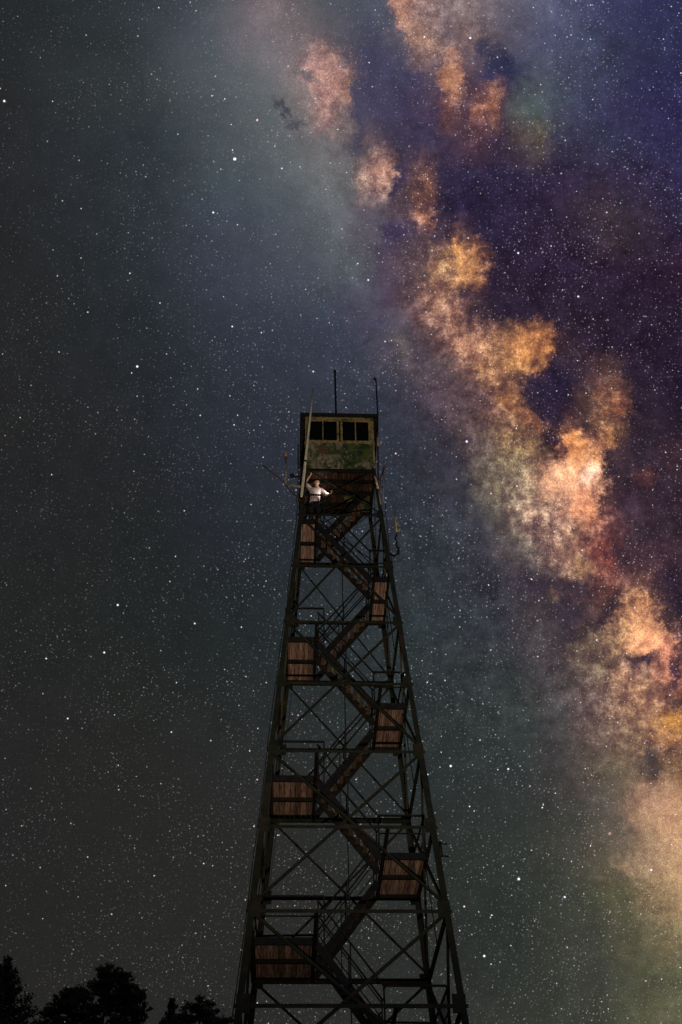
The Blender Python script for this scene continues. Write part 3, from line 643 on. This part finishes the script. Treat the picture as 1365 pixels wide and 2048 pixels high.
def skin(name, chains, mat, parent, sub=2, rootidx=0):
    """chains: list of polylines [(x,y,z,r),...]; points given twice are shared"""
    verts, rad, edges, idx = [], [], [], {}
    for ch in chains:
        prev = None
        for (x, y, z, r_) in ch:
            key = (round(x, 4), round(y, 4), round(z, 4))
            if key not in idx: idx[key] = len(verts); verts.append((x, y, z)); rad.append(r_)
            i = idx[key]
            if prev is not None and prev != i: edges.append((prev, i))
            prev = i
    me = bpy.data.meshes.new(name); me.from_pydata(verts, edges, []); o = bpy.data.objects.new(name+'_tmp', me); col.objects.link(o)
    md = o.modifiers.new('s', 'SKIN'); md.use_smooth_shade = True
    for i, v in enumerate(me.skin_vertices[0].data):
        rr = rad[i]; v.radius = rr if isinstance(rr, tuple) else (rr, rr); v.use_root = (i == rootidx)
    sd = o.modifiers.new('d', 'SUBSURF'); sd.levels = sub; sd.render_levels = sub
    dg = bpy.context.evaluated_depsgraph_get(); m2 = bpy.data.meshes.new_from_object(o.evaluated_get(dg)); m2.name = name
    bpy.data.objects.remove(o)
    m2.materials.clear(); m2.materials.append(mat)
    for p in m2.polygons: p.use_smooth = True
    o2 = bpy.data.objects.new(name, m2); col.objects.link(o2); o2.parent = parent
    return o2
# origin between the feet; x to the photo's right, -y towards the camera, z up
pel = (0.0, .02, .88, .085); ab = (.01, .02, 1.02, .085); ch_ = (.03, .03, 1.22, .095); nb = (.05, .01, 1.38, .07); nk = (.05, -.005, 1.44, .052); hd = (.05, -.02, 1.50, .07)
SHR = (-.12, .0, 1.34, .06); SHL = (.19, -.0, 1.31, .062)
ELR, WRR = (-.29, -.06, 1.55, .043), (-.13, -.08, 1.84, .03)
ELL, WRL = (.35, -.04, 1.08, .045), (.47, -.20, .97, .03)
HIPL, HIPR = (.08, .02, .82, .07), (-.08, .02, .82, .07)
body_ch = [[pel, ab, ch_, nb, nk, hd],
    [ch_, SHR, (-.205, -.03, 1.445, .05), ELR, (-.22, -.07, 1.69, .038), WRR], [ch_, SHL, (.28, -.03, 1.19, .052), ELL, (.40, -.12, 1.02, .038), WRL],
    [pel, HIPL, (.12, .0, .45, .06), (.125, .03, .25, .055), (.13, .04, .08, .04), (.14, -.10, .04, .038)], [pel, HIPR, (-.10, .0, .45, .06), (-.105, .03, .25, .055), (-.11, .04, .08, .04), (-.13, -.10, .04, .038)]]
def hand(wr, d, curl, palmn, thumbside):
    """palm and five fingers from the wrist: d forward, palmn palm normal, thumbside towards the thumb"""
    d = Vector(d).normalized(); pn = Vector(palmn); pn = (pn-d*pn.dot(d)).normalized(); ts = Vector(thumbside); ts = (ts-d*ts.dot(d)-pn*ts.dot(pn)).normalized()
    W_ = Vector(wr[:3]); out = []
    palm = W_+d*.05; tup = lambda v, r_: (v.x, v.y, v.z, r_)
    out.append([wr, tup(palm, (.034, .018))])
    for k_, (o_, ln) in enumerate(((.030, .072), (.010, .082), (-.010, .076), (-.030, .060))):
        b_ = W_+d*.088+ts*o_; c_ = curl*(1+.12*k_)
        p1_ = b_+(d*math.cos(c_*.5)+pn*math.sin(c_*.5))*ln*.5; p2_ = p1_+(d*math.cos(c_*1.3)+pn*math.sin(c_*1.3))*ln*.5
        out.append([tup(palm, (.034, .018)), tup(b_, .0115), tup(p1_, .010), tup(p2_, .008)])
    t1 = W_+d*.035+ts*.042+pn*.008; t2 = t1+(d*.7+ts*.55+pn*.4).normalized()*.034; t3 = t2+(d*.8+pn*.6).normalized()*.026
    out.append([tup(palm, (.034, .018)), tup(t1, .014), tup(t2, .011), tup(t3, .009)])
    return out
body_ch += hand(WRR, (.35, -.05, .95), .9, (.8, -.3, -.3), (0, -1, .2)); body_ch += hand(WRL, (.5, -.75, .35), 1.6, (-.7, -.3, .5), (.1, .0, 1))
body = skin('body', body_ch, SKIN, person)
# head, continuous with the neck
bm = NB(); bm.from_mesh(body.data)
hbm = NB(); bmesh.ops.create_icosphere(hbm, subdivisions=4, radius=1)
for v in hbm.verts:
    c = v.co.copy(); x, y, z = c
    rx, ry, rz = .078, .098, .118
    if z < 0: rx *= 1+z*.28; ry *= 1+z*.12
    p = Vector((x*rx, y*ry, z*rz))
    if y < -.3:
        nose = math.exp(-((x/.16)**2+((z+.08)/.2)**2)); p.y -= .024*nose
        brow = math.exp(-((z-.2)/.1)**2)*math.exp(-(x/.55)**2); p.y -= .006*brow
        for ex in (-.36, .36): p.y += .012*math.exp(-(((x-ex)/.17)**2+((z-.06)/.11)**2))
        p.y -= .006*math.exp(-((x/.3)**2+((z+.45)/.06)**2)); p.y += .006*math.exp(-((x/.3)**2+((z+.53)/.03)**2))
        p.y -= .010*math.exp(-((x/.3)**2+((z+.85)/.15)**2))
    v.co = p
for s_ in (-1, 1):
    g = bmesh.ops.create_icosphere(hbm, subdivisions=2, radius=1)
    for v in g['verts']: v.co = Vector((s_*.078+v.co.x*.012, .008+v.co.y*.018, -.002+v.co.z*.03))
HM = Matrix.Translation((.06, -.035, 1.575)) @ Matrix.Rotation(R(14), 4, 'Z') @ Matrix.Rotation(R(10), 4, 'X') @ Matrix.Rotation(R(-8), 4, 'Y')
hbm.transform(HM); tmp = bpy.data.meshes.new('t'); hbm.to_mesh(tmp); hbm.free(); bm.from_mesh(tmp); bpy.data.meshes.remove(tmp)
bm.to_mesh(body.data); bm.free()
for p in body.data.polygons: p.use_smooth = True
bm = NB(); bmesh.ops.create_icosphere(bm, subdivisions=4, radius=1)
for v in list(bm.verts):
    x, y, z = v.co
    if z < .22 and y < .12+(.35-z)*.3 or z < -.55: bm.verts.remove(v); continue
    n_ = 1+.05*mnoise.noise(Vector((x*5, y*5, z*5)))
    v.co = Vector((x*.087*n_, y*.107*n_+.004, z*.130*n_))
bm.transform(HM); obj('hair', bm, HAIR, person, smooth=True)
for s_ in (-1, 1):
    bm = NB(); add_ball(bm, (s_*.028, -.086, .006), .011, (1.1, .5, .6)); bm.transform(HM); obj('eye', bm, HAIR, person, smooth=True)
bm = NB(); add_ball(bm, (0, -.095, -.056), .02, (1, .25, .22)); bm.transform(HM); obj('mouth', bm, RUST, person, smooth=True)
skin('shirt', [[(0, .02, .76, (.19, .14)), (0, .02, .84, (.18, .13)), (.005, .02, .95, (.16, .118)), (.02, .025, 1.10, (.165, .12)), (.03, .03, 1.24, (.17, .12)), (.045, .015, 1.36, (.09, .075))],
    [(.03, .03, 1.24, (.17, .12)), (-.12, .0, 1.345, .078), (-.205, -.03, 1.445, .066), (-.255, -.045, 1.51, .06)],
    [(.03, .03, 1.24, (.17, .12)), (.19, 0, 1.31, .08), (.28, -.03, 1.19, .07), (.35, -.06, 1.08, .064), (.40, -.12, 1.02, .055)]], SHIRT, person)
skin('trousers', [[(0, .02, .90, (.155, .11)), (0, .02, .84, (.15, .11)), (.09, .02, .78, .105), (.12, .0, .45, .082), (.125, .03, .25, .076), (.13, .04, .11, .07)],
    [(0, .02, .84, (.15, .11)), (-.09, .02, .78, .105), (-.10, .0, .45, .082), (-.105, .03, .25, .076), (-.11, .04, .11, .07)]], TROUS, person)
for s_ in (-1, 1):
    bm = NB(); add_ball(bm, (s_*.125, -.03, .045), .05, (1, 2.7, .9))
    for v in bm.verts: v.co.z = max(v.co.z, .0)
    obj('shoe', bm, SHOE, person, smooth=True)
# torch in the left hand, shining back at the person
def lamp_mat(name, c, s):
    m, t, b = pmat(name, .5); b.inputs['Emission Color'].default_value = (*c, 1); b.inputs['Emission Strength'].default_value = s; return m
tb = Vector((-.76, -.70, deck))+Vector((.53, -.25, 1.02))
torch = root('hand_torch', tb, 'small lit hand torch held in the lowered hand of the person on the landing', 'torch')
tdir = Vector((-.75, .28, .42)).normalized()
bm = NB(); add_tube(bm, [-tdir*.10, tdir*.02, tdir*.03, tdir*.06], [.015, .015, .022, .024], 12); obj('barrel', bm, BLACK, torch, smooth=True)
bm = NB(); add_tube(bm, [tdir*.0605, tdir*.063], .019, 12); obj('lens', bm, lamp_mat('lit torch lens', (1, .93, .85), 12), torch)
ld = bpy.data.lights.new('torch_light', 'SPOT'); ld.energy = 13; ld.color = (1, .88, .82); ld.shadow_soft_size = .02; ld.spot_size = R(150); ld.spot_blend = .9
lo = bpy.data.objects.new('torch_light', ld); col.objects.link(lo); lo.parent = torch; lo.location = tdir*.075
lo.rotation_euler = tdir.to_track_quat('-Z', 'Y').to_euler()

# ------------------------------------------------------------------ added out-of-view lamp for the inferred light from below; its body is invented
fb = Vector((1.4, -24.8, 0))
flood = bpy.data.objects.new('added_work_light', None); col.objects.link(flood); flood.location = fb
setp(flood, 'small added work light, out of view, on a short tripod in the grass, tilted up at the tower', 'work light')
tgt = Vector((0, 0, 27.2)); fd = (tgt-(fb+Vector((0, 0, .6)))).normalized()
bm = NB(); add_bar(bm, Vector((0, 0, .6))-fd*.09, Vector((0, 0, .6))+fd*.0, .22, .26); obj('housing', bm, BLACK, flood)
bm = NB(); add_bar(bm, Vector((0, 0, .6))+fd*.001, Vector((0, 0, .6))+fd*.006, .18, .22); obj('lens', bm, lamp_mat('lit flood lens', (1, .8, .5), 8), flood)
for a_ in (0, 120, 240):
    bm = NB(); add_tube(bm, [(0, 0, .52), (.35*math.cos(R(a_)), .35*math.sin(R(a_)), 0)], .012); obj('leg', bm, STEEL_DK, flood)
fl = bpy.data.lights.new('flood', 'SPOT'); fl.energy = 12500; fl.color = (1, .86, .64); fl.spot_size = R(58); fl.spot_blend = 1; fl.shadow_soft_size = .12
fo = bpy.data.objects.new('flood', fl); col.objects.link(fo); fo.parent = flood; fo.location = Vector((0, 0, .6))+fd*.05
fo.rotation_euler = fd.to_track_quat('-Z', 'Y').to_euler()

# ------------------------------------------------------------------ trees
LEAF = noisy('dark leaves', (.03, .045, .018), (.06, .08, .03), 2, .8, island=.4); BARK = simple('bark', (.08, .06, .045), .95)
def leaves(name, pts, size, parent, squash=1.):
    vs, fs = [], []
    for p in pts:
        p = Vector(p); a = Vector((random.gauss(0, 1), random.gauss(0, 1), random.gauss(0, 1))).normalized()
        b = a.orthogonal().normalized(); s_ = size*random.uniform(.5, 1.3); k_ = len(vs)
        vs += [p-a*s_, p+b*s_*.5, p+a*s_, p-b*s_*.5]; fs.append((k_, k_+1, k_+2, k_+3))
    me = bpy.data.meshes.new(name); me.from_pydata(vs, [], fs); me.materials.append(LEAF)
    o = bpy.data.objects.new(name, me); col.objects.link(o); o.parent = parent; return o
def broad(x, y, h, blobs, label, seed, group='dark trees beyond the tower'):
    """blobs: (dx, dz from top, radius) of the upper crown clumps; the rest of the crown fills in below"""
    random.seed(seed)
    t = bpy.data.objects.new('broadleaf_tree', None); col.objects.link(t); t.location = (x, y, 0); setp(t, label, 'tree', group)
    bm = NB(); add_tube(bm, [(0, 0, -.6), (.05, 0, h*.3), (-.05, .05, h*.6), (0, 0, h*.93)], [h*.022, h*.016, h*.010, .03], 10)
    for q in range(14):
        z = h*random.uniform(.35, .8); a = random.uniform(0, 6.28); ln = (h-z)*.45+.8
        add_tube(bm, [(0, 0, z), (math.cos(a)*ln*.5, math.sin(a)*ln*.5, z+ln*.35), (math.cos(a)*ln, math.sin(a)*ln, z+ln*.6)], [h*.007, h*.004, .015], 6)
    for (dx, dz, r_) in blobs:
        add_tube(bm, [(0, 0, h-dz-r_*1.8), (dx*.7, 0, h-dz-r_*.7), (dx, 0, h-dz)], [.05, .035, .012], 5)
    obj('trunk', bm, BARK, t, smooth=True)
    pts = []
    def pad(c, r_, n_):
        for _ in range(n_):
            a = random.uniform(0, 6.28); q_ = r_*math.sqrt(random.random())
            pts.append(c+Vector((math.cos(a)*q_, math.sin(a)*q_, random.gauss(0, .028)+.15*r_*(1-(q_/r_)**2))))
    for (dx, dz, r_) in blobs:          # layered pads of leaves on the limbs, with gaps between
        for q in range(int(7+r_*34)):
            v = Vector((random.gauss(0, 1), random.gauss(0, 1), random.gauss(0, 1))).normalized()*r_*random.uniform(.2, 1.25)
            pad(Vector((dx, 0, h-dz))+v, random.uniform(.10, .30), 70)
        for q in range(5):              # single twigs sticking out
            a = random.uniform(.2, 2.9); p0 = Vector((dx, 0, h-dz)); d_ = Vector((math.cos(a), random.uniform(-.3, .3), math.sin(a)*.8+.1))*(r_*1.2+.16)
            for t_ in range(22): pts.append(p0+d_*(.5+.5*random.random())+Vector((random.gauss(0, .03), random.gauss(0, .03), random.gauss(0, .025))))
    cr_ = max(abs(b[0])+b[2] for b in blobs)
    for q in range(190):
        z = random.uniform(h*.4, h-1.9); rr = cr_*1.08*math.sqrt(max(.0, 1-((z/h-.68)/.27)**2)); a = random.uniform(0, 6.28); q_ = rr*random.random()**.5
        pad(Vector((math.cos(a)*q_, math.sin(a)*q_, z)), random.uniform(.3, .6), 130)
    leaves('crown', pts, .055, t)
def conifer(x, y, h, label, seed, spread=.22, lean=0., group='dark trees beyond the tower'):
    random.seed(seed)
    t = bpy.data.objects.new('conifer_tree', None); col.objects.link(t); t.location = (x, y, 0); setp(t, label, 'tree', group)
    bm = NB(); add_tube(bm, [(0, 0, -.6), (0, 0, h*.5), (lean, 0, h)], [h*.018, h*.01, .015], 10)
    pts = []; z = h-.12
    while z > h*.12:
        ln = min((h-z)*spread*1.9+.06, h*.2); nbr = 6
        for q in range(nbr):
            a = random.uniform(0, 6.28); l_ = ln*random.uniform(.35, 1.25)
            tip = Vector((math.cos(a)*l_+lean*(z/h)**2, math.sin(a)*l_, z+l_*.38+random.uniform(0, .1)))
            b0 = Vector((lean*(z/h)**2, 0, z-.15)); add_tube(bm, [b0, tip], [.02, .006], 4)
            for s_ in range(int(16+l_*85)):
                f = random.random()**.7; p = b0.lerp(tip, f)
                r_ = .035+.10*f*(min(1, l_))
                pts.append(p+Vector((random.gauss(0, r_*.6), random.gauss(0, r_*.6), random.gauss(0, r_*.55))))
        z -= random.uniform(.09, .17)
    obj('trunk', bm, BARK, t, smooth=True); leaves('crown', pts, .075, t)
conifer(-12.60, 16.7, 17.85, 'tall narrow conifer silhouette at the far left, with a pointed top', 3, .26)
broad(-8.95, 17.6, 17.65, [(-.1, .12, .22), (.25, .3, .28), (.55, .38, .2), (0, .55, .3), (-.35, .62, .25), (.75, .62, .25), (.4, .85, .42), (.98, 1.1, .3), (1.22, 1.02, .18), (.8, 1.5, .5), (1.3, 1.6, .3), (0, 1.3, .6), (1.2, 2.1, .4), (.2, 2.0, .8)], 'tallest rounded broadleaf tree silhouette with a layered top, in the middle of the left group', 11)
broad(-10.0, 17.1, 16.75, [(-.1, .2, .22), (.35, .15, .22), (-.42, .4, .22), (.1, .6, .5), (-.78, .75, .22), (-.6, 1.2, .5), (-1.02, 1.3, .18), (.5, 1., .6), (0, 1.6, .8), (-.9, 1.9, .4)], 'lower rounded broadleaf tree silhouette pressed against the left side of the tallest one', 12)
conifer(-6.75, 18.0, 16.75, 'slim ragged treetop leaning right, just right of the tallest rounded tree', 13, .12, .25)
broad(-5.45, 18.2, 16.7, [(-.15, .3, .35), (-.5, .75, .4), (.3, .6, .4), (.75, .95, .4), (0, 1.0, .5), (.95, 1.3, .4)], 'flat topped broadleaf tree silhouette nearest to the left leg of the tower', 14)
